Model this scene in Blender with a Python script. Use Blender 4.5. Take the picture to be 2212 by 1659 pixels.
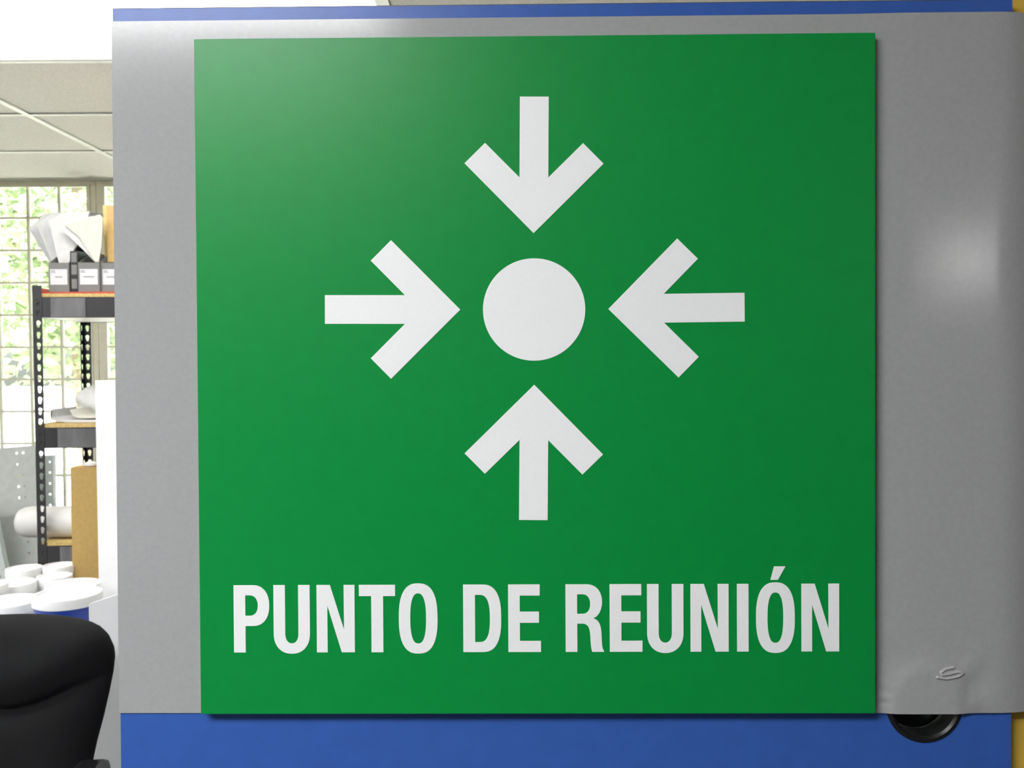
import bpy, bmesh, math, random
from mathutils import Matrix, Vector
for o in list(bpy.data.objects):
    bpy.data.objects.remove(o)
S = bpy.context.scene
COL = S.collection
rnd = random.Random(7)

# ------------------------------------------------------------------ camera
F = 1950.0; CX, CY = 1106.0, 829.5           # focal length and centre for a 2212 x 1659 frame
cam_d = bpy.data.cameras.new('camera'); cam = bpy.data.objects.new('camera', cam_d); COL.objects.link(cam)
cam_d.sensor_width = 36.0; cam_d.lens = F / 2212 * 36.0; cam_d.clip_start = 0.02; cam_d.clip_end = 300
PITCH, ROLL = math.radians(1.6), 0.006
EYE = Vector((0, 0, 1.5))
fwd = Vector((0, math.cos(PITCH), -math.sin(PITCH)))
right0 = Vector((1, 0, 0)); up0 = right0.cross(fwd)
CR = right0 * math.cos(ROLL) - up0 * math.sin(ROLL)
CU = up0 * math.cos(ROLL) + right0 * math.sin(ROLL)
cam.matrix_world = Matrix(((CR.x, CU.x, -fwd.x, EYE.x), (CR.y, CU.y, -fwd.y, EYE.y), (CR.z, CU.z, -fwd.z, EYE.z), (0, 0, 0, 1)))
cam_d.dof.use_dof = True; cam_d.dof.focus_distance = 0.80; cam_d.dof.aperture_fstop = 20.0
S.camera = cam

# ------------------------------------------------------------------ sky, sun, exposure
W = bpy.data.worlds.new('world'); S.world = W; W.use_nodes = True
nt = W.node_tree; nt.nodes.clear()
sky = nt.nodes.new('ShaderNodeTexSky'); sky.sky_type = 'NISHITA'; sky.sun_disc = False
sky.sun_elevation = math.radians(54); sky.sun_rotation = math.radians(180); sky.air_density = 1.0; sky.dust_density = 3.5
bg = nt.nodes.new('ShaderNodeBackground'); bg.inputs['Strength'].default_value = 0.58
wo = nt.nodes.new('ShaderNodeOutputWorld')
nt.links.new(sky.outputs[0], bg.inputs[0]); nt.links.new(bg.outputs[0], wo.inputs[0])
sun_d = bpy.data.lights.new('sun', 'SUN'); sun_d.energy = 19.0; sun_d.angle = math.radians(1.0); sun_d.color = (1, .96, .9)
sun = bpy.data.objects.new('sun', sun_d); COL.objects.link(sun)
sun.rotation_euler = (math.radians(36), math.radians(-12), 0)
sun.location = (0, -12, 15)
VS = S.view_settings
VS.view_transform = 'Standard'; VS.look = 'None'; VS.gamma = 1.0; VS.use_curve_mapping = False
VS.exposure = 1.12
LAMP = 14.0                                   # strength of the fluorescent diffusers

def at(px, py, Y):
    """point of the room that lies on the pixel's line of sight at depth Y"""
    d = CR * ((px - CX) / F) - CU * ((py - CY) / F) + fwd
    return EYE + d * (Y / d.y)

# ------------------------------------------------------------------ materials
def lin(c):
    return tuple((v / 255 / 12.92) if v / 255 <= .04045 else ((v / 255 + .055) / 1.055) ** 2.4 for v in c)
def mat(name, col, rough=.5, var=.06, scale=40., bump=0., bscale=None, spec=.5, metal=0., coat=0., trans=0., stretch=None):
    m = bpy.data.materials.new(name); m.use_nodes = True
    n = m.node_tree.nodes; l = m.node_tree.links; b = n['Principled BSDF']
    col = tuple(col)
    b.inputs['Roughness'].default_value = rough; b.inputs['Specular IOR Level'].default_value = spec
    b.inputs['Metallic'].default_value = metal; b.inputs['Coat Weight'].default_value = coat
    tc = n.new('ShaderNodeTexCoord'); src = tc.outputs['Object']
    if stretch:
        mp = n.new('ShaderNodeMapping'); mp.inputs['Scale'].default_value = stretch
        l.new(src, mp.inputs[0]); src = mp.outputs[0]
    nz = n.new('ShaderNodeTexNoise'); nz.inputs['Scale'].default_value = scale; nz.inputs['Detail'].default_value = 5
    l.new(src, nz.inputs['Vector'])
    cr = n.new('ShaderNodeValToRGB')
    cr.color_ramp.elements[0].position = .3; cr.color_ramp.elements[1].position = .7
    cr.color_ramp.elements[0].color = tuple(max(0, c * (1 - var)) for c in col) + (1,)
    cr.color_ramp.elements[1].color = tuple(min(1, c * (1 + var)) for c in col) + (1,)
    l.new(nz.outputs['Fac'], cr.inputs[0]); l.new(cr.outputs[0], b.inputs['Base Color'])
    if bump:
        n2 = n.new('ShaderNodeTexNoise'); n2.inputs['Scale'].default_value = bscale or scale * 3; n2.inputs['Detail'].default_value = 3
        l.new(src, n2.inputs['Vector'])
        bp = n.new('ShaderNodeBump'); bp.inputs['Strength'].default_value = bump; bp.inputs['Distance'].default_value = .001
        l.new(n2.outputs['Fac'], bp.inputs['Height']); l.new(bp.outputs[0], b.inputs['Normal'])
    if trans:
        out = n['Material Output']; t = n.new('ShaderNodeBsdfTranslucent'); l.new(cr.outputs[0], t.inputs[0])
        mx = n.new('ShaderNodeMixShader'); mx.inputs[0].default_value = trans
        l.new(b.outputs[0], mx.inputs[1]); l.new(t.outputs[0], mx.inputs[2]); l.new(mx.outputs[0], out.inputs[0])
    return m
M = {}
M['green'] = mat('green_satin_plastic', (.001, .250, .044), .36, .03, 60, .05, 900, spec=.33)
M['green_edge'] = mat('green_cut_edge', (.008, .16, .035), .6, .05, 60)
M['white_vinyl'] = mat('white_vinyl', (.86, .86, .86), .5, .012, 300, .04, 1200)
M['grey_vinyl'] = mat('grey_vinyl', (.36, .36, .36), .15, .03, 220, .03, 700, spec=.42)
M['blue'] = mat('blue_laminate', (.034, .105, .40), .36, .05, 50, .05, 800, spec=.42)
M['blue_edge'] = mat('dark_edge_band', (.06, .065, .10), .5, .05, 50)
M['yellow'] = mat('ochre_laminate', (.66, .42, .06), .40, .06, 30, .05, 400)
M['black_plastic'] = mat('black_plastic', (.007, .007, .008), .32, .1, 60)
M['black_fabric'] = mat('black_upholstery', (.010, .010, .011), .9, .25, 500, .5, 900, spec=.25)
M['chair_shell'] = mat('dark_chair_plastic', (.02, .02, .021), .5, .1, 80)
M['chrome'] = mat('dull_steel', (.5, .5, .5), .3, .05, 50, metal=1.)
M['ceiling_tile'] = mat('mineral_ceiling_tile', (.76, .735, .685), .95, .10, 160, .6, 250, spec=.1)
M['grid'] = mat('white_enamel_grid', (.80, .80, .74), .45, .03, 20)
M['wall'] = mat('cream_wall_paint', (.80, .79, .73), .8, .03, 8, .15, 200, spec=.3)
M['wall_grey'] = mat('grey_wall_paint', (.14, .14, .14), .8, .04, 8, .15, 200, spec=.3)
M['frame'] = mat('cream_window_enamel', (.80, .77, .62), .5, .05, 30)
M['floor'] = mat('grey_vinyl_floor', (.13, .13, .13), .5, .12, 6)
M['rack'] = mat('charcoal_rack_steel', (.020, .019, .022), .42, .12, 60)
M['tape'] = mat('clear_packing_tape', (.13, .13, .135), .3, .35, 18, stretch=(1, 1, .2))
M['chip'] = mat('particle_board', (.50, .36, .14), .8, .25, 180, .3)
M['melamine'] = mat('white_melamine', (.83, .82, .78), .5, .02, 20)
M['box_grey'] = mat('grey_file_board', (.17, .17, .165), .7, .05, 90)
M['label'] = mat('white_label_paper', (.58, .58, .60), .7, .03, 90)
M['ink'] = mat('faded_grey_ink', (.22, .22, .23), .8, .1, 90)
M['paper'] = mat('white_paper', (.62, .615, .61), .8, .05, 40, .2, 60)
M['paper_cool'] = mat('cool_white_paper', (.54, .545, .56), .8, .05, 40, .2, 60)
M['paper_warm'] = mat('ivory_paper', (.60, .575, .51), .8, .06, 50, .2, 60)
M['yellow_env'] = mat('yellow_envelope', (.72, .56, .24), .7, .08, 60)
M['orange_env'] = mat('ochre_envelope', (.60, .40, .16), .7, .08, 60)
M['red'] = mat('red_plastic_sheet', (.42, .045, .025), .5, .1, 60)
M['card'] = mat('kraft_cardboard', (.40, .26, .085), .8, .07, 70, .2, 60)
M['foam_board'] = mat('white_foam_board', (.78, .78, .79), .6, .02, 20)
M['tub'] = mat('white_polyethylene', (.80, .80, .80), .42, .02, 20)
M['tub_blue'] = mat('blue_tub_plastic', (.012, .045, .30), .35, .1, 30)
M['roll'] = mat('white_padded_roll', (.64, .625, .61), .6, .04, 40, .2, 60)
M['steel_grey'] = mat('grey_painted_steel', (.64, .66, .645), .5, .06, 30)
M['steel_pale'] = mat('pale_painted_steel', (.72, .76, .75), .5, .06, 30)
M['table'] = mat('white_table_laminate', (.7, .7, .69), .5, .04, 30)
M['leg_steel'] = mat('grey_table_leg', (.25, .25, .26), .4, .05, 30)
M['leaf'] = mat('hazed_pale_leaf', (.36, .43, .26), .6, .45, 3, trans=.5)  # kept pale and greyish to put outdoor haze into the leaf colour
M['leaf_dark'] = mat('hazed_mid_leaf', (.20, .28, .18), .6, .4, 3, trans=.45)  # haze mixed into this darker leaf colour too
M['bark'] = mat('tree_bark', (.25, .20, .14), .9, .3, 12, .6)
M['paving'] = mat('pale_paving', (.62, .60, .54), .9, .08, 2)
M['door'] = mat('door_paint', (.45, .40, .32), .5, .05, 20)

def emis(name, strength, col=(1, 1, 1)):
    m = bpy.data.materials.new(name); m.use_nodes = True; n = m.node_tree.nodes; l = m.node_tree.links
    b = n['Principled BSDF']; b.inputs['Base Color'].default_value = (.8, .8, .8, 1)
    b.inputs['Emission Color'].default_value = col + (1,); b.inputs['Emission Strength'].default_value = strength
    return m
M['diffuser'] = emis('lit_fluorescent_diffuser', LAMP, (.975, .985, 1))
M['diffuser_added'] = emis('lit_added_diffuser', LAMP * .75, (.975, .985, 1))  # for the added fitting over the chair
M['diffuser_wall'] = emis('lit_wall_lamp_diffuser', LAMP * .95, (1, .99, .98))
M['diffuser_dim'] = emis('lit_dimmed_diffuser', LAMP * .30, (1, .985, .95))  # rack fitting turned down to hold back the light on the shelves
def glass():
    m = bpy.data.materials.new('window_glass'); m.use_nodes = True; n = m.node_tree.nodes; l = m.node_tree.links
    n.remove(n['Principled BSDF'])
    t = n.new('ShaderNodeBsdfTransparent'); t.inputs[0].default_value = (.93, .96, .94, 1)
    g = n.new('ShaderNodeBsdfGlossy'); g.inputs['Roughness'].default_value = .05
    fr = n.new('ShaderNodeFresnel'); fr.inputs[0].default_value = 1.3
    mx = n.new('ShaderNodeMixShader'); l.new(fr.outputs[0], mx.inputs[0]); l.new(t.outputs[0], mx.inputs[1]); l.new(g.outputs[0], mx.inputs[2])
    l.new(mx.outputs[0], n['Material Output'].inputs[0])
    return m
M['glass'] = glass()

# ------------------------------------------------------------------ builders
def link(name, me, m=None, parent=None, mw=None, smooth=False):
    o = bpy.data.objects.new(name, me); COL.objects.link(o)
    if m is not None and len(me.materials) == 0: me.materials.append(M[m] if isinstance(m, str) else m)
    if smooth:
        for p in me.polygons: p.use_smooth = True
    if parent is not None: o.parent = parent
    if mw is not None: o.matrix_local = mw
    return o
def tag(o, label, cat, group=None):
    o['label'] = label; o['category'] = cat
    if group: o['group'] = group
    return o
def struct(o, label=None):
    o['kind'] = 'structure'
    if label: o['label'] = label
    return o
def empty(name, loc=(0, 0, 0), rz=0, mw=None):
    o = bpy.data.objects.new(name, None); COL.objects.link(o); o.empty_display_size = .05
    if mw is not None: o.matrix_world = mw
    else: o.location = loc; o.rotation_euler = (0, 0, rz)
    return o
class B:
    """collects shapes into one mesh"""
    def __init__(s): s.bm = bmesh.new()
    def box(s, x0, x1, y0, y1, z0, z1, bev=0., mw=None):
        r = bmesh.ops.create_cube(s.bm, size=1.0)
        vs = r['verts']
        T = Matrix.Translation(((x0 + x1) / 2, (y0 + y1) / 2, (z0 + z1) / 2)) @ Matrix.Diagonal((x1 - x0, y1 - y0, z1 - z0, 1))
        bmesh.ops.transform(s.bm, matrix=T, verts=vs)
        if bev:
            es = list({e for v in vs for e in v.link_edges})
            rr = bmesh.ops.bevel(s.bm, geom=es, offset=bev, segments=2, affect='EDGES', profile=.5)
            vs = list({v for f in rr['faces'] for v in f.verts} | {v for v in vs if v.is_valid})
        if mw is not None: bmesh.ops.transform(s.bm, matrix=mw, verts=[v for v in vs if v.is_valid])
        return s
    def prism(s, pts, d0, d1, axis='y'):
        """closed polygon of (a,b) pairs pushed from d0 to d1 along the axis"""
        def P(a, b, d): return {'y': (a, d, b), 'z': (a, b, d), 'x': (d, a, b)}[axis]
        A = [s.bm.verts.new(P(a, b, d0)) for a, b in pts]; C = [s.bm.verts.new(P(a, b, d1)) for a, b in pts]
        s.bm.faces.new(A); s.bm.faces.new(C[::-1]); n = len(pts)
        for i in range(n): s.bm.faces.new((A[i], C[i], C[(i + 1) % n], A[(i + 1) % n]))
        return s
    def lathe(s, prof, n=32, c=(0, 0, 0), axis='z', mw=None):
        rings = []
        new = []
        for r, h in prof:
            ring = []
            for k in range(n):
                a = 2 * math.pi * k / n; x, y = r * math.cos(a), r * math.sin(a)
                p = {'z': (x, y, h), 'x': (h, x, y), 'y': (x, h, y)}[axis]
                v = s.bm.verts.new((p[0] + c[0], p[1] + c[1], p[2] + c[2])); ring.append(v); new.append(v)
            rings.append(ring)
        for a, b in zip(rings, rings[1:]):
            for k in range(n): s.bm.faces.new((a[k], a[(k + 1) % n], b[(k + 1) % n], b[k]))
        s.bm.faces.new(rings[0][::-1]); s.bm.faces.new(rings[-1])
        if mw is not None: bmesh.ops.transform(s.bm, matrix=mw, verts=new)
        return s
    def tube(s, pts, rad, n=10):
        pts = [Vector(p) for p in pts]; rings = []
        for i, p in enumerate(pts):
            d = (pts[min(i + 1, len(pts) - 1)] - pts[max(i - 1, 0)]).normalized()
            a = d.cross(Vector((0, 0, 1)) if abs(d.z) < .9 else Vector((1, 0, 0))).normalized(); b = d.cross(a)
            r = rad[i] if isinstance(rad, (list, tuple)) else rad
            rings.append([s.bm.verts.new(p + (a * math.cos(2 * math.pi * k / n) + b * math.sin(2 * math.pi * k / n)) * r) for k in range(n)])
        for a, b in zip(rings, rings[1:]):
            for k in range(n): s.bm.faces.new((a[k], a[(k + 1) % n], b[(k + 1) % n], b[k]))
        s.bm.faces.new(rings[0][::-1]); s.bm.faces.new(rings[-1])
        return s
    def mesh(s, name):
        bmesh.ops.recalc_face_normals(s.bm, faces=s.bm.faces[:])
        me = bpy.data.meshes.new(name); s.bm.to_mesh(me); s.bm.free(); return me
    def build(s, name, m, parent=None, mw=None, smooth=False):
        o = link(name, s.mesh(name), m, parent, mw)
        if smooth: shade(o)
        return o
def shade(o, ang=35):
    me = o.data
    for p in me.polygons: p.use_smooth = True
    bm = bmesh.new(); bm.from_mesh(me)
    for e in bm.edges:
        e.smooth = not (len(e.link_faces) == 2 and e.calc_face_angle(0) > math.radians(ang))
    bm.to_mesh(me); bm.free()
def sheet_mesh(name, loops, depth):
    """flat plate in the local x,y plane with holes (loops after the first), thickness depth towards -z"""
    cu = bpy.data.curves.new(name, 'CURVE'); cu.dimensions = '2D'; cu.fill_mode = 'BOTH'; cu.extrude = depth / 2
    for lp in loops:
        sp = cu.splines.new('POLY'); sp.points.add(len(lp) - 1); sp.use_cyclic_u = True
        for p, (x, y) in zip(sp.points, lp): p.co = (x, y, 0, 1)
    tmp = bpy.data.objects.new(name, cu)
    me = bpy.data.meshes.new_from_object(tmp)
    bpy.data.objects.remove(tmp); bpy.data.curves.remove(cu)
    me.transform(Matrix.Translation((0, 0, -depth / 2))); me.materials.clear(); me.name = name
    return me
def copy_part(o, parent, mw):
    c = o.copy(); COL.objects.link(c); c.parent = parent; c.matrix_local = mw; return c
def circle(cx, cy, r, n=24, ry=None):
    return [(cx + r * math.cos(2 * math.pi * k / n), cy + (ry or r) * math.sin(2 * math.pi * k / n)) for k in range(n)]

# ================================================================== the room
X0, X1, Y0, Y1, H = -3.35, 4.20, -4.46, 4.69, 2.44
struct(B().box(X0 - .2, X1 + .2, Y0 - .2, Y1 + .25, -.1, 0).build('floor', 'floor'), 'grey vinyl floor of the workshop')
# ceiling: slab with a grid of lay-in tiles
ceil = struct(B().box(X0 - .2, X1 + .2, Y0 - .2, Y1 + .25, H + .10, H + .2).build('ceiling', 'wall'), 'suspended ceiling of speckled tiles in a white grid')
TW, TD = 1.51, .61
lights = {(0, 14 - 5), (1, 14 - 3), (1, 14 - 8)}     # (column, row) cells that hold a fluorescent fitting
tile = None
for c in range(5):
    for r in range(15):
        if (c, r) in lights: continue
        cx, cy = X0 + TW * (c + .5), Y0 + TD * (r + .5)
        if tile is None:
            tile = B().box(-TW / 2 + .012, TW / 2 - .012, -TD / 2 + .012, TD / 2 - .012, .004, .02, .003).build('ceiling_tile', 'ceiling_tile', ceil, Matrix.Translation((cx, cy, H)))
        else: copy_part(tile, ceil, Matrix.Translation((cx, cy, H)))
bar = None
for c in range(6):
    o = B().box(-.012, .012, Y0, Y1, -.002, .004).box(-.002, .002, Y0, Y1, .004, .04)
    if bar is None: bar = o.build('grid_bar', 'grid', ceil, Matrix.Translation((X0 + TW * c, 0, H)))
    else: o.bm.free(); copy_part(bar, ceil, Matrix.Translation((X0 + TW * c, 0, H)))
xb = None
for c in range(5):
    for r in range(16):
        mw = Matrix.Translation((X0 + TW * (c + .5), Y0 + TD * r, H))
        if xb is None: xb = B().box(-TW / 2 + .012, TW / 2 - .012, -.010, .010, -.001, .004).box(-TW / 2 + .012, TW / 2 - .012, -.002, .002, .004, .03).build('grid_cross_bar', 'grid', ceil, mw)
        else: copy_part(xb, ceil, mw)
def troffer(c, r, label, dm='diffuser'):
    t = empty('ceiling_light', (X0 + TW * (c + .5), Y0 + TD * (r + .5), H))
    a, b = TW / 2 - .013, TD / 2 - .012
    B().box(-a, a, -b, b, .05, .06).box(-a, -a + .012, -b, b, .0, .05).box(a - .012, a, -b, b, 0, .05).box(-a + .012, a - .012, -b, -b + .012, 0, .05).box(-a + .012, a - .012, b - .012, b, 0, .05).build('housing', 'grid', t)
    B().box(-a + .014, a - .014, -b + .014, b - .014, .006, .010).build('diffuser', dm, t)
    tag(t, label, 'ceiling light', 'fluorescent ceiling lights')
troffer(1, 11, 'lit fluorescent ceiling light over the storage rack and work table', 'diffuser_dim')
troffer(0, 9, 'added unseen fluorescent ceiling light over the office chair', 'diffuser_added')  # unseen fitting added to brighten the low white board and chair area
troffer(1, 6, 'lit fluorescent ceiling light in front of the green sign')

# walls
struct(B().box(X0 - .15, X0, Y0 - .15, Y1 + .2, 0, H + .1).build('wall_left', 'wall'))
struct(B().box(X1, X1 + .15, Y0 - .15, Y1 + .2, 0, H + .1).build('wall_right', 'wall_grey'))
# wall behind the camera with a small lit wall lamp
struct(B().box(X0, X1, Y0 - .15, Y0, 0, H + .1).build('wall_rear', 'wall_grey'))
wl = empty('wall_lamp', (2.90, Y0, 2.30))
B().box(-.13, .13, 0, .05, -.16, .10, .004).build('housing', 'grid', wl)
B().box(-.115, .115, .051, .056, -.145, .085).build('diffuser', 'diffuser_wall', wl)
tag(wl, 'small square lit lamp fixed high on the rear wall', 'wall lamp')
# window wall: openings from sill to ceiling
PW, PH, NC, NR = .163, .1685, 5, 10
SASH0 = [-3.008 + .885 * k for k in range(5)]          # left edge of the glass of each window
ZT = 2.418; ZB = ZT - PH * NR
L, Rr = SASH0[0] - .035, SASH0[-1] + PW * NC + .035
struct(B().box(X0, Rr, Y1 + .02, Y1 + .2, 0, ZB - .035).box(X0, L, Y1 + .02, Y1 + .2, ZB - .035, H + .1).box(Rr, X1, Y1 + .02, Y1 + .2, 0, H + .1).box(L, Rr, Y1 + .02, Y1 + .2, ZT + .02, H + .1).build('wall_front', 'wall'))
struct(B().box(L - .03, Rr + .03, Y1 - .07, Y1 + .03, ZB - .06, ZB - .035, .004).build('trim_1', 'frame'), 'cream window sill')
pane_me = B().box(-PW / 2 + .007, PW / 2 - .007, -.002, .002, -PH / 2 + .007, PH / 2 - .007).mesh('pane'); pane_me.materials.append(M['glass'])
vm_me = B().box(-.0065, .0065, -.012, .012, ZB, ZT).mesh('muntin'); vm_me.materials.append(M['frame'])
hm_me = B().box(0, PW * NC, -.010, .010, -.0055, .0055).mesh('muntin'); hm_me.materials.append(M['frame'])
WY = Y1 + .05
for k, gx in enumerate(SASH0):
    gx1 = gx + PW * NC
    w = B().box(gx - .034, gx, WY - .02, WY + .03, ZB - .034, ZT + .02).box(gx1, gx1 + .034, WY - .02, WY + .03, ZB - .034, ZT + .02) \
        .box(gx, gx1, WY - .02, WY + .03, ZB - .034, ZB).box(gx, gx1, WY - .02, WY + .03, ZT, ZT + .02).build('window_%d' % (k + 1), 'frame')
    struct(w, 'cream metal window divided into small square panes')
    w2 = B().box(gx - .006, gx + .012, WY - .026, WY - .02, ZB, ZT).box(gx1 - .012, gx1 + .006, WY - .026, WY - .02, ZB, ZT).box(gx + .012, gx1 - .012, WY - .026, WY - .02, ZT - .012, ZT).build('sash_frame', 'frame', w)
    for i in range(1, NC): link('muntin', vm_me, None, w, Matrix.Translation((gx + PW * i, WY, 0)))
    for j in range(1, NR): link('muntin', hm_me, None, w, Matrix.Translation((gx, WY, ZB + PH * j)))
    for i in range(NC):
        for j in range(NR): link('pane', pane_me, None, w, Matrix.Translation((gx + PW * (i + .5), WY + .004, ZB + PH * (j + .5))))

# ================================================================== outdoors
struct(B().box(-40, 40, Y1 + .26, 60, -.3, -.15).build('ground_outdoors', 'paving'), 'sunlit pale paving outside the windows')
def tree(base, h, rad, m, n, label, seed, lo=1.6):
    R = random.Random(seed); t = empty('tree', base)
    b = B(); b.tube([(0, 0, 0), (.05, .02, h * .25), (-.04, .03, h * .5), (.03, 0, h * .8)], [.13, .11, .08, .03], 9)
    for k in range(7):
        a = R.uniform(0, 6.28); z = h * R.uniform(.22, .6); q = rad * R.uniform(.5, .8)
        b.tube([(0, 0, z), (q * .5 * math.cos(a), q * .5 * math.sin(a), z + .3), (q * math.cos(a), q * math.sin(a), z + .75)], [.05, .035, .012], 6)
    b.build('trunk', 'bark', t)
    V, Fc = [], []
    clumps = []
    for k in range(46):
        u = R.uniform(-1, 1); a = R.uniform(0, 6.28); q = R.uniform(.45, 1) ** .6
        s = math.sqrt(1 - u * u)
        clumps.append((rad * q * s * math.cos(a), rad * q * s * math.sin(a), lo + (h - lo) * (.5 + .48 * u * q), R.uniform(.22, .5)))
    for k in range(n):
        c = clumps[k % len(clumps)]
        p = Vector((c[0] + R.gauss(0, c[3]), c[1] + R.gauss(0, c[3]), c[2] + R.gauss(0, c[3] * .8)))
        if p.z < 1.0: continue
        d = Vector((R.gauss(0, 1), R.gauss(0, 1), R.gauss(-.3, .6))).normalized(); sd = d.cross(Vector((R.gauss(0, 1), R.gauss(0, 1), R.gauss(0, 1)))).normalized()
        ln = R.uniform(.09, .17); wd = ln * .32; nn = d.cross(sd) * ln * .12
        i = len(V)
        V += [p, p + d * ln * .4 + sd * wd + nn, p + d * ln, p + d * ln * .4 - sd * wd + nn]
        Fc += [(i, i + 1, i + 2), (i, i + 2, i + 3)]
    me = bpy.data.meshes.new('foliage'); me.from_pydata([tuple(v) for v in V], [], Fc); me.update()
    f = link('foliage', me, m, t); f['kind'] = 'stuff'
    tag(t, label, 'tree', 'trees outside the windows')
tree((-4.4, 9.2, -.15), 5.2, 1.7, 'leaf', 9000, 'pale green sunlit tree outside nearest the window bars', 3, 1.5)
tree((-8.6, 11.0, -.15), 6.0, 2.0, 'leaf_dark', 8000, 'darker green tree outside beside the pale one', 5)
tree((-4.6, 14.5, -.15), 6.5, 2.2, 'leaf_dark', 8000, 'tall mid green tree set far back outside the window', 8)
tree((.8, 10.5, -.15), 5.4, 1.9, 'leaf', 7000, 'pale tree outside behind the sign boards', 11)

# ================================================================== sign boards (frame of the green sign)
tc_ = Vector((.020341, -.006591, .798688))
def c2w(v): return CR * v[0] - CU * v[1] + fwd * v[2]
r1 = c2w((.999917, -.005317, -.01174)).normalized(); r3 = c2w((-.011668, .013324, -.999843)).normalized(); r2 = r3.cross(r1)
O_ = EYE + c2w(tc_)
SM = Matrix(((r1.x, r2.x, r3.x, O_.x), (r1.y, r2.y, r3.y, O_.y), (r1.z, r2.z, r3.z, O_.z), (0, 0, 0, 1)))
VB = -(O_.z / r2.z) + .002                  # where the boards meet the floor
# --- green sign
sign = empty('safety_sign', mw=SM)
B().box(-.3, .3, -.3, .3, -.007, 0, .0006).build('board', 'green', sign)
tag(sign, 'square green sign with white arrows pointing at a dot and PUNTO DE REUNIÓN lettering', 'sign')
TH = .0003
arrow_pts = [(0, 0), (61.3, 61.3), (43.2, 79.3), (12.7, 49), (12.7, 120), (-12.7, 120), (-12.7, 49), (-43.2, 79.3), (-61.3, 61.3)]
arrow_me = sheet_mesh('arrow', [[(x / 1000, y / 1000) for x, y in arrow_pts]], TH); arrow_me.materials.append(M['white_vinyl'])
for x, y, a in ((-.6, 126.6, -.6), (-65.8, 59.6, 89.6), (-.7, -7.2, 179.3), (65.0, 59.3, -89.6)):
    link('arrow', arrow_me, None, sign, Matrix.Translation((x / 1000, y / 1000, TH)) @ Matrix.Rotation(math.radians(a), 4, 'Z'))
dot = link('dot', sheet_mesh('dot', [circle(-.0005, .0592, .0452, 96)], TH), 'white_vinyl', sign, Matrix.Translation((0, 0, TH)))
# letters: units of 1/100 cap height, x to the right, y down from cap line
def sup(cx, cy, rx, ry, n, a0, a1, k=18):
    out = []
    for i in range(k + 1):
        a = math.radians(a0 + (a1 - a0) * i / k); c, s = math.cos(a), math.sin(a)
        out.append((cx + rx * math.copysign(abs(c) ** (2 / n), c), cy + ry * math.copysign(abs(s) ** (2 / n), s)))
    return out
def bez(p0, p1, p2, p3, k=12):
    return [tuple((1 - t) ** 3 * a + 3 * (1 - t) ** 2 * t * b + 3 * (1 - t) * t * t * c + t ** 3 * d for a, b, c, d in zip(p0, p1, p2, p3)) for t in [i / k for i in range(k + 1)]]
G = {}
G['P'] = [[(0, 100), (0, 0)] + sup(29, 30.3, 23.9, 30.3, 2.25, -90, 90) + [(17.4, 60.6), (17.4, 100)],
          [(17.3, 15.1), (17.3, 45.4)] + sup(24, 30.25, 12.0, 15.15, 2.2, 90, -90)]
G['U'] = [[(0, 0), (0, 72)] + sup(27, 72, 27, 29.9, 2.2, 180, 0, 30) + [(54, 0), (36.8, 0), (36.8, 70)] + sup(27, 72, 9.8, 14.6, 2.2, 0, 180, 20) + [(17.2, 0)]]
G['N'] = [[(0, 0), (19.9, 0), (40.6, 66.5), (40.3, 0), (56.5, 0), (56.5, 100), (37, 100), (16, 31), (16, 100), (0, 100)]]
G['T'] = [[(0, 0), (53.7, 0), (53.7, 16.7), (35.9, 16.7), (35.9, 100), (18.2, 100), (18.2, 16.7), (0, 16.7)]]
G['O'] = [sup(28.75, 50, 28.75, 52.0, 2.55, 0, 356, 90), sup(28.75, 50, 11.7, 37.1, 2.5, 0, 356, 90)]
G['D'] = [[(0, 100), (0, 0)] + sup(28, 50, 28.5, 50, 2.6, -90, 90, 40), [(17.6, 15.3), (17.6, 85.2)] + sup(24, 50.2, 15.6, 34.9, 2.7, 90, -90, 40)]
G['E'] = [[(0, 0), (47.1, 0), (47.1, 16.5), (17.4, 16.5), (17.4, 40.2), (45.9, 40.2), (45.9, 56.8), (17.4, 56.8), (17.4, 83.5), (48.7, 83.5), (48.7, 100), (0, 100)]]
G['R'] = [[(0, 100), (0, 0)] + sup(31, 26, 23.3, 26, 2.2, -90, 12, 20) + bez((53.6, 33), (52, 41), (48.5, 47.5), (41.2, 50.3), 8)
          + bez((41.2, 50.3), (49, 52.5), (52.6, 59), (53.3, 72), 8) + bez((53.3, 72), (54, 86), (53.6, 95), (57.2, 99), 8) + [(57.2, 100), (39.5, 100)]
          + bez((39.5, 100), (37.2, 93), (37.2, 84), (36.6, 75), 8) + bez((36.6, 75), (36, 64), (33, 58.2), (25, 58.2), 8) + [(17.4, 58.2), (17.4, 100)],
          [(17.3, 14.8), (17.3, 43.7)] + sup(25, 29.25, 11.6, 14.45, 2.3, 90, -90)]
G['I'] = [[(0, 0), (17.2, 0), (17.2, 100), (0, 100)]]
acc = [(210.4, -169.), (220.5, -169.), (213.8, -181.), (207.2, -181.)]
G['OA'] = G['O'] + [[((x - 194.5) / .594, (-184.4 - y) / .602) for x, y in acc]]
wid = dict(P=52.9, U=54, N=56.5, T=53.7, O=57.5, D=56.5, E=48.7, R=57.2, I=17.2, OA=57.5)
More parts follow.
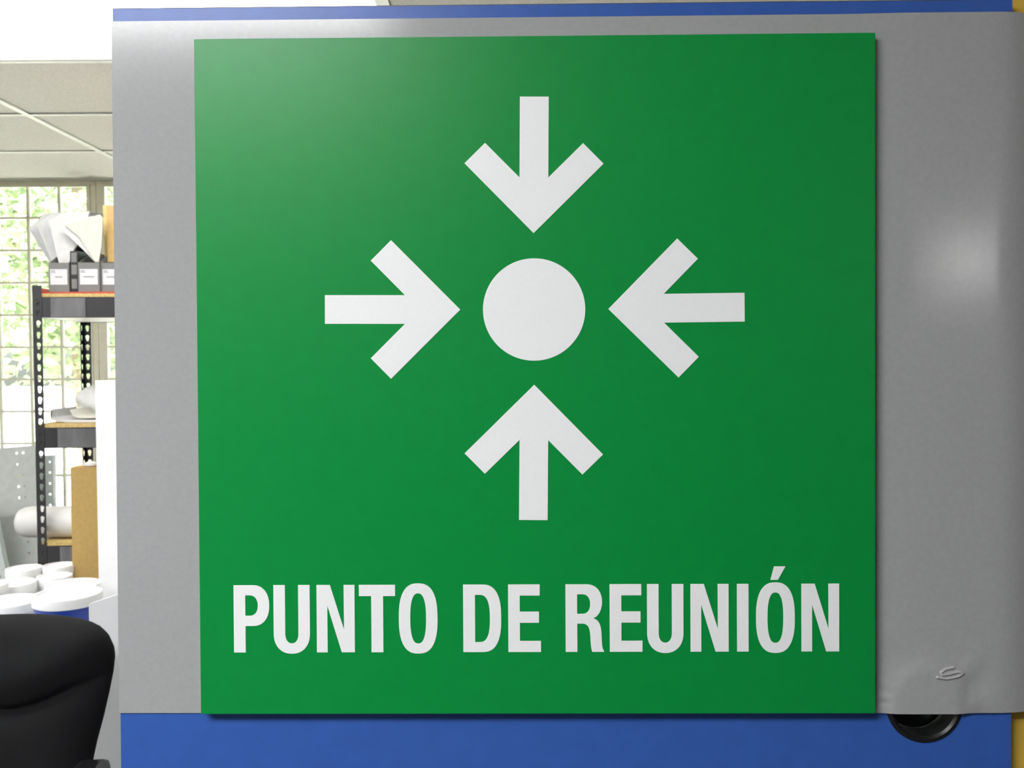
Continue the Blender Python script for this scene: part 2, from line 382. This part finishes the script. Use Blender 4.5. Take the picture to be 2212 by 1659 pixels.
for ch, xa, xb_ in (('P', -269.5, -237.7), ('U', -233.9, -201.5), ('N', -195.4, -161.5), ('T', -157.6, -125.4), ('O', -122.2, -87.7), ('D', -64.9, -31.1),
                    ('E', -24.9, 4.1), ('R', 26.0, 60.1), ('E', 65.1, 94.1), ('U', 98.2, 130.4), ('N', 136.6, 170.3), ('I', 177.7, 187.9), ('OA', 194.5, 228.7), ('N', 234.5, 267.8)):
    sx = (xb_ - xa) / wid[ch] / 1000; sy = .000602
    link('letter', sheet_mesh('letter', [[(x * sx, -y * sy) for x, y in lp] for lp in G[ch]], TH), 'white_vinyl', sign, Matrix.Translation((xa / 1000, -.1844, TH)))

# --- blue table top standing on end, with a cable hole
GU, GV, GR = .3475, -.2960, .0337           # grommet centre and radius
WB = -.0107
bp = empty('blue_panel', mw=SM)
out = [(-.3768, VB), (.4248, VB), (.4248, .3315), (-.3768, .3315)]
bd = link('board', sheet_mesh('board', [out, circle(GU, GV, GR - .004, 48)], .022), 'blue', bp, Matrix.Translation((0, 0, WB)))
B().box(-.3768, .4248, .3315, .3322, WB - .022, WB).build('edge_band', 'blue_edge', bp)
tag(bp, 'tall blue laminate board standing upright behind the grey sheet', 'panel')
gm = B()
n = 64
prof = [(GR - .0045, WB - .024), (GR - .0045, WB - .002), (GR - .0052, WB + .0004), (GR - .0030, WB + .0020), (GR, WB + .0012), (GR + .0006, WB + .0001), (GR - .0035, WB + .0001), (GR - .0035, WB - .024)]
rings = [[gm.bm.verts.new((GU + r * math.cos(2 * math.pi * k / n), GV + r * math.sin(2 * math.pi * k / n), h)) for k in range(n)] for r, h in prof]
for a, b in zip(rings, rings[1:] + rings[:1]):
    for k in range(n): gm.bm.faces.new((a[k], a[(k + 1) % n], b[(k + 1) % n], b[k]))
g = gm.build('cable_grommet', 'black_plastic', bp, smooth=True); g['label'] = 'black plastic cable grommet'
cp = link('hole_backing', sheet_mesh('cap', [circle(GU, GV, GR - .005, 48)], .002), 'black_plastic', bp, Matrix.Translation((0, 0, WB - .021)))  # black disc added behind the hole to keep it dark

# --- grey vinyl sheet, draped over the grommet at its lower right and curling back past the blue edge
us = [-.3775 + (.3005 + .3775) * i / 30 for i in range(30)] + [.3005 + .0013 * i for i in range(40)] + [.3525 + .0005 * i for i in range(60)] + [.3825 + .0013 * i for i in range(14)] + [.4005 + .004 * i for i in range(14)]
vs = [-.3025 + .0013 * i for i in range(21)] + [-.2752 + .0005 * i for i in range(32)] + [-.2592 + .0013 * i for i in range(19)] + [-.2345 + (.320 + .2345) * i / 28 for i in range(1, 29)]
sq = [(368, -259), (361, -260), (356.5, -262.5), (357.5, -265), (365, -264.2), (372, -262.6), (376, -264.2), (371, -267), (361, -268.3), (353, -267)]
sq = [(a / 1000 * 1.010, b / 1000 * 1.010) for a, b in sq]
def segd(px, py, a, b):
    dx, dy = b[0] - a[0], b[1] - a[1]; t = max(0, min(1, ((px - a[0]) * dx + (py - a[1]) * dy) / (dx * dx + dy * dy)))
    return math.hypot(px - a[0] - dx * t, py - a[1] - dy * t)
def ss(a, b, x):
    t = max(0, min(1, (x - a) / (b - a))); return t * t * (3 - 2 * t)
def wv(u, v):
    w = -.0095 + .0018 * ss(.27, .34, u)
    d = math.hypot(u - GU, (v - GV) * .92)
    near = 1 - ss(.046, .070, d)
    if u > .3:
        w += .0022 * (1 - ss(.026, .043, d)) + .0006 * (1 - ss(.041, .050, d))
        if d < .075:
            a = math.atan2(v - GV, u - GU)
            lf = ss(2.2, 2.9, a) * ss(.03, .036, d) * (1 - ss(.042, .05, d))
            w += .0005 * lf * math.sin(a * 22)
            rf = (1 - ss(.5, .9, abs(a - .25))) * ss(.034, .042, d) * (1 - ss(.055, .07, d))
            w += .0006 * rf * math.sin(a * 9 + 1)
        if .35 < u < .385 and -.275 < v < -.255:
            q = min(segd(u, v, sq[i], sq[i + 1]) for i in range(len(sq) - 1)); w += .0014 * math.exp(-(q / .0009) ** 2)
        if u > .411: w -= 5.0 * (u - .411) ** 2 if u < .436 else 5.0 * .025 ** 2 + .25 * (u - .436)
    return w
bm = bmesh.new(); g1 = [[bm.verts.new((u, v, wv(u, v))) for u in us] for v in vs]; g2 = [[bm.verts.new((u, v, wv(u, v) - .0009)) for u in us] for v in vs]
nu, nv = len(us), len(vs)
for j in range(nv - 1):
    for i in range(nu - 1):
        bm.faces.new((g1[j][i], g1[j][i + 1], g1[j + 1][i + 1], g1[j + 1][i])); bm.faces.new((g2[j][i], g2[j + 1][i], g2[j + 1][i + 1], g2[j][i + 1]))
for i in range(nu - 1):
    bm.faces.new((g1[0][i], g2[0][i], g2[0][i + 1], g1[0][i + 1])); bm.faces.new((g1[-1][i], g1[-1][i + 1], g2[-1][i + 1], g2[-1][i]))
for j in range(nv - 1):
    bm.faces.new((g1[j][0], g1[j + 1][0], g2[j + 1][0], g2[j][0])); bm.faces.new((g1[j][-1], g2[j][-1], g2[j + 1][-1], g1[j + 1][-1]))
bmesh.ops.recalc_face_normals(bm, faces=bm.faces[:])
me = bpy.data.meshes.new('vinyl_sheet'); bm.to_mesh(me); bm.free()
vs_o = link('vinyl_sheet', me, 'grey_vinyl'); vs_o.matrix_world = SM; shade(vs_o, 40)
tag(vs_o, 'wide grey glossy vinyl sheet hung between the green sign and the blue board', 'vinyl sheet')

# --- ochre board beside the blue one
yb = empty('ochre_panel', mw=SM)
B().box(.4275, 1.20, VB, .62, -.042, -.022, .001).build('board', 'yellow', yb)
B().box(.4275, 1.20, .62, .6207, -.042, -.022).build('edge_band', 'blue_edge', yb)
tag(yb, 'ochre yellow laminate board upright beside the blue board', 'panel')

# ================================================================== storage rack
RZ = math.radians(4.0); FY = 3.15
p0 = at(76, 900, FY)
RK = Matrix.Translation((p0.x, FY, 0)) @ Matrix.Rotation(RZ, 4, 'Z')
RW, RD, RH = .92, .43, 1.765
rack = empty('storage_rack', mw=RK)
tag(rack, 'charcoal boltless steel storage rack with keyhole posts and particle board shelves', 'storage rack')
FL, PT = .030, .0018
def keyhole(cx, cy):
    return [(cx + .0075 * math.cos(a), cy + .004 + .0075 * math.sin(a)) for a in [math.radians(-35 + 250 * k / 14) for k in range(15)]] + [(cx - .0042, cy - .010), (cx - .002, cy - .0125), (cx + .002, cy - .0125), (cx + .0042, cy - .010)]
def flange(FL):
    holes = [keyhole(FL * .56, .035 + .038 * k) for k in range(45)]
    return sheet_mesh('flange', [[(0, 0), (FL, 0), (FL, RH), (0, RH)]] + holes, PT)
fl_me = flange(FL); fl_me.materials.append(M['rack'])
sf_me = flange(.024); sf_me.materials.append(M['rack'])
UP = Matrix.Rotation(math.radians(90), 4, 'X')             # plate x,y -> x,z ; thickness +y
for ix in (0, 1):
    for iy in (0, 1):
        post = B().box(-.001, .001, -.001, .001, 0, RH).build('post', 'rack', rack, Matrix.Translation((RW * ix, RD * iy, 0)))
        sx = 1 if ix == 0 else -1; sy = 1 if iy == 0 else -1
        link('post_flange', fl_me, None, post, Matrix.Diagonal((sx, sy, 1, 1)) @ UP)
        link('post_flange', fl_me if iy else sf_me, None, post, Matrix.Diagonal((sx, sy, 1, 1)) @ Matrix.Rotation(math.radians(90), 4, 'Z') @ Matrix.Diagonal((1, -1, 1, 1)) @ UP)
BH = .072
for zt in (1.725, 1.268, .852, .30):
    # zt: top of the beams; the board lies on them
    for y in (0.002, RD - .004):
        bmo = B().box(FL * .2, RW - FL * .2, y, y + .002, zt - BH, zt).box(FL * .2, RW - FL * .2, (y + .002) if y < .1 else (y - .018), (y + .02) if y < .1 else y, zt - .003, zt).build('beam', 'rack', rack)
        if y < .1:
            x_a, x_b = (.060, .178) if zt > 1.5 else (.075, .40)
            B().box(x_a, x_b, -.0012, .0018, zt - BH + .002, zt - .003).build('tape_strip', 'tape', bmo)
            for bx_ in (.015,):
                for bz in (.018, .052): B().lathe([(.004, 0), (.004, .002), (.002, .003)], 10, (0, 0, 0), 'y', Matrix.Translation((bx_, -.0005, zt - bz)) @ Matrix.Diagonal((1, -1, 1, 1))).build('rivet', 'rack', bmo)
    for x in (.002, RW - .004):
        B().box(x, x + .002, .03, RD - .03, zt - BH, zt).build('beam', 'rack', rack)
    B().box(.004, RW - .004, .004, RD - .006, zt + .0005, zt + .0125).build('shelf_board', 'chip', rack)
    if zt > 1.5: B().box(.006, RW - .006, .024, RD - .024, zt - BH + .001, zt - BH + .005).build('shelf_liner', 'melamine', rack)

def rk(px, py, Y): return at(px, py, Y)
ZS = 1.725 + .0127                          # top of the top shelf
# red sheet under the file boxes
a = at(73, 620, 3.19)
rs = B().prism([(-1.678, ZS + .014), (-1.662, ZS + .022), (-1.645, ZS + .0075), (-1.05, ZS + .0075), (-1.05, ZS + .001), (-1.66, ZS + .001)], 3.19, 3.46)
tag(rs.build('plastic_sheet', 'red'), 'thin red plastic sheet under the grey file boxes', 'sheet')
ZF = ZS + .008
def file_box(px0, px1, Y, depth, label, n_ink):
    A, Bq = at(px0, 600, Y).x, at(px1, 600, Y).x; h = .103; w = Bq - A
    t = empty('file_box', ((A + Bq) / 2, Y, ZF)); th = .003
    B().box(-w / 2, w / 2, 0, th, 0, h).build('front', 'box_grey', t)
    B().box(-w / 2, w / 2, depth - th, depth, 0, h * 1.5).build('back', 'box_grey', t)
    B().prism([(th, .0), (th, h), (depth * .45, h * 1.5), (depth - th, h * 1.5), (depth - th, 0)], -w / 2, -w / 2 + th, 'x').build('side', 'box_grey', t)
    B().prism([(th, .0), (th, h), (depth * .45, h * 1.5), (depth - th, h * 1.5), (depth - th, 0)], w / 2 - th, w / 2, 'x').build('side', 'box_grey', t)
    B().box(-w / 2 + th, w / 2 - th, th, depth - th, 0, th).build('bottom', 'box_grey', t)
    lw = w * .42
    lb = B().box(-lw, lw, -.0006, -.0001, h * .25, h * .78).build('label', 'label', t)
    for x0, x1, z0, z1 in [(-lw * .9, -lw * .45, h * .705, h * .735), (-lw * .9, -lw * .35, h * .66, h * .685), (-lw * n_ink, lw * n_ink, h * .495, h * .53)]:
        B().box(x0, x1, -.0009, -.0006, z0, z1).build('print', 'ink', lb)
    tag(t, label, 'file box', 'grey file boxes on the top shelf'); return t
file_box(105, 149, 3.20, .24, 'grey file box at the open end of the rack, holding fanned white envelopes', .42)
file_box(169, 215, 3.20, .24, 'grey file box beside the black filler block, holding big folded ivory sheets', .60)
file_box(218, 264, 3.21, .24, 'grey file box holding yellow envelopes', .55)
# black block added to stand for the first box's dark patterned side
A, Bq = at(149, 600, 3.20).x + .001, at(169, 600, 3.20).x - .001
t = empty('box_side_filler', ((A + Bq) / 2, 3.206, ZF)); hw = (Bq - A) / 2
B().box(-hw, hw, 0, .2, 0, .145, .002).build('filler_block', 'black_plastic', t)
for z in (.012, .062, .105): B().box(-hw * .62, hw * .62, -.0012, -.0002, z, z + .034).build('grey_patch', 'box_grey', t)
tag(t, 'added black block with grey patches for the dark side of a file box', 'binder')

def plate(name, m, pts, Y, th, label, cat, group=None, bend=0.):
    """a sheet or envelope standing at depth Y: outline in pixels turned into room metres, pushed back by its thickness"""
    P = [at(x, y, Y) for x, y in pts]
    o = B().prism([(p.x, p.z) for p in P], Y, Y + th).build(name, m)
    if bend:
        zs = [v.co.z for v in o.data.vertices]; z0 = min(zs)
        for v in o.data.vertices: v.co.y += bend * (v.co.z - z0)
    return tag(o, label, cat, group)
env = 'white envelopes fanned in a file box'
for i, pts in enumerate([[(107, 568), (61, 493), (98, 461), (130, 459), (135, 500), (148, 568)],
                         [(109, 568), (68, 490), (104, 462), (150, 459), (150, 500), (149, 568)],
                         [(113, 568), (78, 484), (112, 462), (170, 457), (165, 505), (149, 568)],
                         [(119, 568), (92, 478), (122, 462), (184, 456), (172, 510), (149.5, 568)],
                         [(127, 568), (104, 474), (135, 461), (193, 456), (178, 510), (156, 545), (149.5, 568)]]):
    plate('envelope', ('paper', 'paper_cool', 'paper', 'paper_cool', 'paper')[i], pts, 3.385 - .032 * i - .012, .009, ('rearmost', 'second from the back', 'middle one', 'second from the front', 'foremost')[i] + ' of five white envelopes fanned in the file box', 'envelope', env)
plate('document_folder', 'black_plastic', [(160, 545), (166, 526), (178, 524), (214, 562), (214, 568), (171, 568)], 3.33, .02, 'black document folder behind the big ivory sheets', 'folder')
plate('folded_sheet', 'paper', [(131, 494), (143, 482), (200, 466), (215, 520), (214, 566), (205, 566), (180, 540)], 3.217, .005, 'big folded white sheet drooping out of the middle file box', 'paper')
plate('folded_sheet', 'paper_warm', [(140, 486), (147, 483), (215, 463), (222, 470), (219, 530), (213, 566), (206, 566), (172, 512)], 3.208, .005, 'big folded ivory sheet drooping out of the middle file box', 'paper')
plate('document_folder', 'box_grey', [(186, 470), (192, 458), (221, 461), (214, 566), (198, 566)], 3.42, .01, 'grey folder corner behind the folded sheets', 'folder')
plate('yellow_envelope', 'yellow_env', [(222, 443), (238, 443), (240, 566), (227, 566)], 3.28, .012, 'yellow envelope upright in a file box', 'envelope')
plate('yellow_envelope', 'orange_env', [(230, 444), (246, 444), (248, 566), (232, 566)], 3.25, .010, 'ochre envelope in front of the yellow one', 'envelope')

# middle shelf: curled sheets and a crumpled bag
ZM = 1.268 + .0127
def curled(name, m, Y0_, Y1_, pts, th, label, cat, group=None):
    top = [(x, z) for x, z in pts]; bot = [(x, z - th) for x, z in pts][::-1]
    o = B().prism(top + bot, Y0_, Y1_).build(name, m); shade(o, 50); return tag(o, label, cat, group)
xa = at(112, 900, 3.24).x
curled('paper_bundle', 'paper', 3.22, 3.40, [(xa + .012, ZM + .050), (xa + .004, ZM + .034), (xa + .006, ZM + .020), (xa + .025, ZM + .012), (xa + .06, ZM + .008), (xa + .40, ZM + .008)], .0065, 'curled white paper bundle lying on the middle shelf', 'paper')
curled('paper_bundle', 'paper_warm', 3.26, 3.42, [(xa + .055, ZM + .046), (xa + .068, ZM + .028), (xa + .09, ZM + .020), (xa + .2, ZM + .022), (xa + .40, ZM + .022)], .007, 'upper curled paper bundle on the middle shelf', 'paper')
R = random.Random(4); bm = bmesh.new(); bmesh.ops.create_icosphere(bm, subdivisions=4, radius=1)
from mathutils import noise as mn
for v in bm.verts:
    d = 1 + .25 * mn.noise(v.co * 1.6) + .12 * mn.noise(v.co * 5)
    c = v.co * d; v.co = Vector((c.x * .07, c.y * .05, max(c.z, -.75) * .062))
me = bpy.data.meshes.new('plastic_bag'); bm.to_mesh(me); bm.free()
o = link('plastic_bag', me, 'tub', smooth=True); p = at(206, 872, 3.46); o.location = (p.x, 3.47, ZM + .0475 + .0155)
tag(o, 'crumpled white plastic bag behind the papers on the middle shelf', 'bag')

# lower shelf: padded roll lying along it
ZL = .852 + .0127
xa = at(38, 1128, 3.245).x; r = .056
prof = [(.004, 0), (.030, .003), (.045, .012), (.053, .028), (r, .05), (r, .62), (.052, .64), (.02, .655)]
ro = B().lathe(prof, 40, (xa, 3.245, ZL + r + .001), 'x').build('padded_roll', 'roll', smooth=True)
tag(ro, 'thick white padded roll sticking out of the lower shelf', 'roll')

# ================================================================== leaning perforated steel panels by the window
def steel_panel(name, m, px, py, Y, w, h, tilt, lean, cols, label, lip=.03, pitch=.052):
    top = at(px, py, Y)      # its top right corner
    holes = []
    for cx in cols:
        for k in range(int((h - .05) / pitch)): holes.append(circle(cx, h - .03 - pitch * k, .0055, 10))
    t = empty(name)
    link('face', sheet_mesh('face', [[(0, 0), (w, 0), (w, h), (0, h)]] + holes, .0015), m, t, UP)
    B().box(w - .0015, w, .0, lip, 0, h).build('flange', 'steel_pale', t)
    B().box(0, .0015, .0, lip, 0, h).build('flange', 'steel_pale', t)
    B().box(0, w, 0, lip, h - .0015, h).build('flange', m, t)
    mw = Matrix.Rotation(tilt, 4, 'Y') @ Matrix.Rotation(-lean, 4, 'X')
    loc = top - (mw @ Vector((w, 0, h)))
    low = min((mw @ Vector((x, y, 0))).z for x in (0, w) for y in (0, lip))
    t.matrix_world = Matrix.Translation(loc) @ mw
    if abs(loc.z + low) > .001: print('panel foot', name, loc.z + low)
    return tag(t, label, 'steel panel', 'spare steel panels leaning by the window')
def fit_h(px, py, Y, w, tilt, lean, lip=.03):
    top = at(px, py, Y); mw = Matrix.Rotation(tilt, 4, 'Y') @ Matrix.Rotation(-lean, 4, 'X'); h = 1.0
    for _ in range(8):
        loc = top - (mw @ Vector((w, 0, h))); low = loc.z + min((mw @ Vector((x, y, 0))).z for x in (0, w) for y in (0, lip)); h += low
    return h
for name, m, px, py, Y, w, tilt, lean, cols, label in (
        ('perforated_panel', 'steel_grey', 74, 962, 4.22, .46, math.radians(-4.5), math.radians(4), (.405, .375), 'wide grey perforated steel panel leaning in front of the window'),
        ('perforated_panel', 'steel_grey', 114, 984, 4.34, .16, math.radians(-1.0), math.radians(3), (.145,), 'narrow grey perforated steel panel behind the rack post'),
        ('perforated_panel', 'steel_pale', -18, 1080, 4.02, .30, math.radians(-12), math.radians(3), (.27,), 'pale steel panel tilted furthest over')):
    steel_panel(name, m, px, py, Y, w, fit_h(px, py, Y, w, tilt, lean), tilt, lean, cols, label)

# ================================================================== work table with tubs, boards and a carton
TZ = .715
tb = empty('work_table', (-1.15, 2.62, 0)); TX, TY = 1.35, .78
B().box(-TX / 2, TX / 2, -TY / 2, TY / 2, TZ - .03, TZ, .003).build('table_top', 'table', tb)
for sx in (-1, 1):
    for sy in (-1, 1): B().box(sx * (TX / 2 - .05) - .02, sx * (TX / 2 - .05) + .02, sy * (TY / 2 - .05) - .02, sy * (TY / 2 - .05) + .02, 0, TZ - .03).build('leg', 'leg_steel', tb)
B().box(-TX / 2 + .07, TX / 2 - .07, TY / 2 - .06, TY / 2 - .04, TZ - .1, TZ - .03).build('apron', 'leg_steel', tb)
tag(tb, 'white work table crowded with tubs in front of the storage rack', 'table')
def tub(px, py, Y, rad, label, body='tub', tilt=0, lidh=.016, closed=True):
    """py: middle of the lid; the tub stands on the table top"""
    p = at(px, py, Y); h = p.z - TZ
    t = empty('tub', (p.x, Y, TZ))
    B().lathe([(rad * .86, .0), (rad * .88, .004), (rad * .95, h - lidh - .012), (rad * .95, h - .006)], 40).build('body', body, t, smooth=True)
    lid = B().lathe([(rad * .97, h - lidh - .010), (rad, h - lidh - .008), (rad, h - .003), (rad * .985, h), (rad * .90, h + .0005), (rad * .88, h - .005), (rad * .1, h - .005)], 48).build('lid', 'tub', t, smooth=True)
    tag(t, label, 'tub', 'plastic tubs on the work table'); return t
tub(146, 1281, 2.42, .0865, 'blue plastic tub with a deep white lid behind the office chair', 'tub_blue', lidh=.017)
tub(20, 1297, 2.50, .080, 'white tub with a wide lid behind the chair back')
tub(158, 1261, 2.66, .077, 'white tub directly behind the blue tub')
tub(118, 1243, 2.82, .052, 'small white tub between the carton and the tall tub row')
tub(26, 1258, 2.74, .068, 'white tub behind the wide one near the steel panels')
tub(-30, 1262, 2.62, .058, 'white tub furthest from the carton')
tub(52, 1226, 2.90, .054, 'narrow white tub nearest the padded roll')
tub(128, 1220, 2.93, .050, 'tall white tub beside the brown carton')

# brown carton with the end of a white roll on top
Yc = 2.955; A = at(163, 1100, Yc).x; zt = at(163, 1008, Yc).z
ct = empty('carton', (A, Yc - .03, TZ))
B().box(0, .17, 0, .07, 0, zt - TZ, .002).build('body', 'card', ct)
B().box(.004, .166, -.0006, .0705, zt - TZ - .004, zt - TZ + .001).build('flap', 'card', ct)
tag(ct, 'tall narrow brown cardboard carton standing on the work table', 'carton')
pp = at(196, 1000, Yc)
o = B().lathe([(.018, 0), (.0225, .004), (.021, .012), (.010, .014), (.009, .016), (.002, .017)], 24, (pp.x, Yc, zt + .001)).build('roll_end', 'paper', smooth=True)
tag(o, 'end of a small white roll on top of the brown carton', 'cap')
# tall white boards
for i, (px, dx) in enumerate(((205, 0), (213, 1), (222, 2))):
    Yb = 2.84 - .018 * i; q = at(px, 822 + 1.5 * i, Yb)
    o = B().box(q.x, q.x + .48, Yb, Yb + .010, TZ, q.z, .0008).build('foam_board', 'foam_board')
    tag(o, ('rearmost', 'middle', 'foremost')[i] + ' tall white foam board standing on the work table by the carton', 'board', 'tall white foam boards')
# low white board leaning on the table's front edge
Yl = 2.185; pa = at(195, 1303, Yl); pb = at(258, 1282, Yl)
o = B().prism([(pa.x, pa.z), (pa.x + .5, pa.z + .5 * (pb.z - pa.z) / (pb.x - pa.x)), (pa.x + .5, 0.0), (pa.x, 0.0)], Yl - .008, Yl).build('foam_board', 'foam_board')
tag(o, 'white board with a sloping top standing on the floor against the work table', 'board')

# ================================================================== office chair
CHX = at(1, 1400, 1.85).x
ch = empty('office_chair', (CHX, 1.85, 0), math.radians(6))
tag(ch, 'black upholstered office chair with a rounded back standing beside the sign boards', 'office chair')
hwz = [(.455, .02), (.46, .10), (.475, .135), (.50, .150), (.56, .160), (.64, .168), (.69, .176), (.72, .182), (.775, .196), (.822, .206), (.865, .214), (.897, .217), (.915, .2145), (.940, .203), (.957, .186), (.968, .166), (.977, .135), (.983, .10), (.987, .06), (.989, .02)]
def hw_at(z):
    for (a, b), (c, d) in zip(hwz, hwz[1:]):
        if a <= z <= c: return b + (d - b) * (z - a) / (c - a)
    return hwz[0][1] if z < hwz[0][0] else hwz[-1][1]
hwz = [(z - .023, h) for z, h in hwz]
zmin, zmax = hwz[0][0], hwz[-1][0]
NZ, NS = 90, 48
def seam(x): return .822 - .040 * math.exp(-((x - .02) / .11) ** 2) + .02 * (abs(x) / .2) ** 2
bm = bmesh.new(); fr, bk = [], []
for j in range(NZ + 1):
    tt = j / NZ; tt = .5 - .5 * math.cos(math.pi * tt); z = zmin + (zmax - zmin) * tt; h = hw_at(z); a_, b_ = [], []
    for i in range(NS + 1):
        s = math.sin(math.pi / 2 * (-1 + 2 * i / NS)); x = h * s
        ez = max(0, min(1, (zmax - z) / .06)) * 1.0; ez2 = max(0, min(1, (z - zmin) / .06))
        e = (max(0, 1 - abs(s) ** 4)) ** .5 * (1 - (1 - ez) ** 3) ** .6 * (1 - (1 - ez2) ** 3) ** .6
        sz = seam(x); dz = z - sz
        bulge = .040 + (.026 * math.exp(-((dz - .07) / .06) ** 2) if dz > 0 else .012 * (1 - math.exp(-(dz / .03) ** 2)))
        bulge -= .016 * math.exp(-(dz / .009) ** 2) * (1 - abs(s) ** 6)
        curve = -.10 * (x * x)                      # wings come forward
        lean = (z - .5) * .10
        a_.append(bm.verts.new((x, -e * bulge + curve + lean, z))); b_.append(bm.verts.new((x, e * .028 + curve + lean, z)))
    fr.append(a_); bk.append(b_)
for j in range(NZ):
    for i in range(NS):
        bm.faces.new((fr[j][i], fr[j][i + 1], fr[j + 1][i + 1], fr[j + 1][i])); bm.faces.new((bk[j][i], bk[j + 1][i], bk[j + 1][i + 1], bk[j][i + 1]))
bmesh.ops.remove_doubles(bm, verts=bm.verts[:], dist=.0004); bmesh.ops.recalc_face_normals(bm, faces=bm.faces[:])
me = bpy.data.meshes.new('backrest'); bm.to_mesh(me); bm.free()
link('backrest', me, 'black_fabric', ch, smooth=True)
# seat
bm = bmesh.new(); bmesh.ops.create_cube(bm, size=1); bmesh.ops.subdivide_edges(bm, edges=bm.edges[:], cuts=7, use_grid_fill=True)
for v in bm.verts:
    x, y, z = v.co * 2; n_ = (abs(x) ** 5 + abs(y) ** 5) ** .2 / max(abs(x), abs(y), 1e-6) if max(abs(x), abs(y)) > 0 else 1
    x, y = x / n_ if n_ else x, y / n_ if n_ else y; rr = max(abs(x), abs(y))
    v.co = (x * .24, y * .235 - .27, .465 + z * .045 * (1 - .35 * rr ** 4) - (.02 * max(0, -y - .6) if z > 0 else 0))
me = bpy.data.meshes.new('seat'); bm.to_mesh(me); bm.free()
link('seat', me, 'black_fabric', ch, smooth=True)
B().tube([(0, .03, .78), (0, .075, .62), (0, .065, .47), (0, -.02, .405), (0, -.2, .40)], .022, 12).build('back_bracket', 'chair_shell', ch, smooth=True)
for sx in (-1, 1):
    arm = B().tube([(sx * .17, -.26, .405), (sx * .235, -.25, .42), (sx * .262, -.23, .52), (sx * .245, -.2, .66)], .016, 10).build('armrest', 'chair_shell', ch, smooth=True)
    B().box(sx * .195 - .034, sx * .195 + .034, -.30, -.028, .650, .685, .0165).build('arm_pad', 'black_plastic', arm)
B().lathe([(.028, .10), (.028, .26), (.018, .262), (.018, .40), (.05, .402), (.05, .42)], 24, (0, -.25, 0)).build('gas_lift', 'chair_shell', ch, smooth=True)
for k in range(5):
    a = math.radians(72 * k + 20); c, s = math.cos(a), math.sin(a)
    lg = B().tube([(.02 * c, -.25 + .02 * s, .115), (.17 * c, -.25 + .17 * s, .10), (.30 * c, -.25 + .30 * s, .078)], [.028, .022, .016], 8).build('base_leg', 'chair_shell', ch, smooth=True)
    q = Matrix.Translation((.30 * c, -.25 + .30 * s, .029)) @ Matrix.Rotation(a + .6, 4, 'Z')
    B().lathe([(.02, -.024), (.028, -.020), (.028, -.006), (.012, -.005), (.012, .005), (.028, .006), (.028, .020), (.02, .024)], 20, (0, 0, 0), 'y', q).build('caster', 'black_plastic', lg, smooth=True)
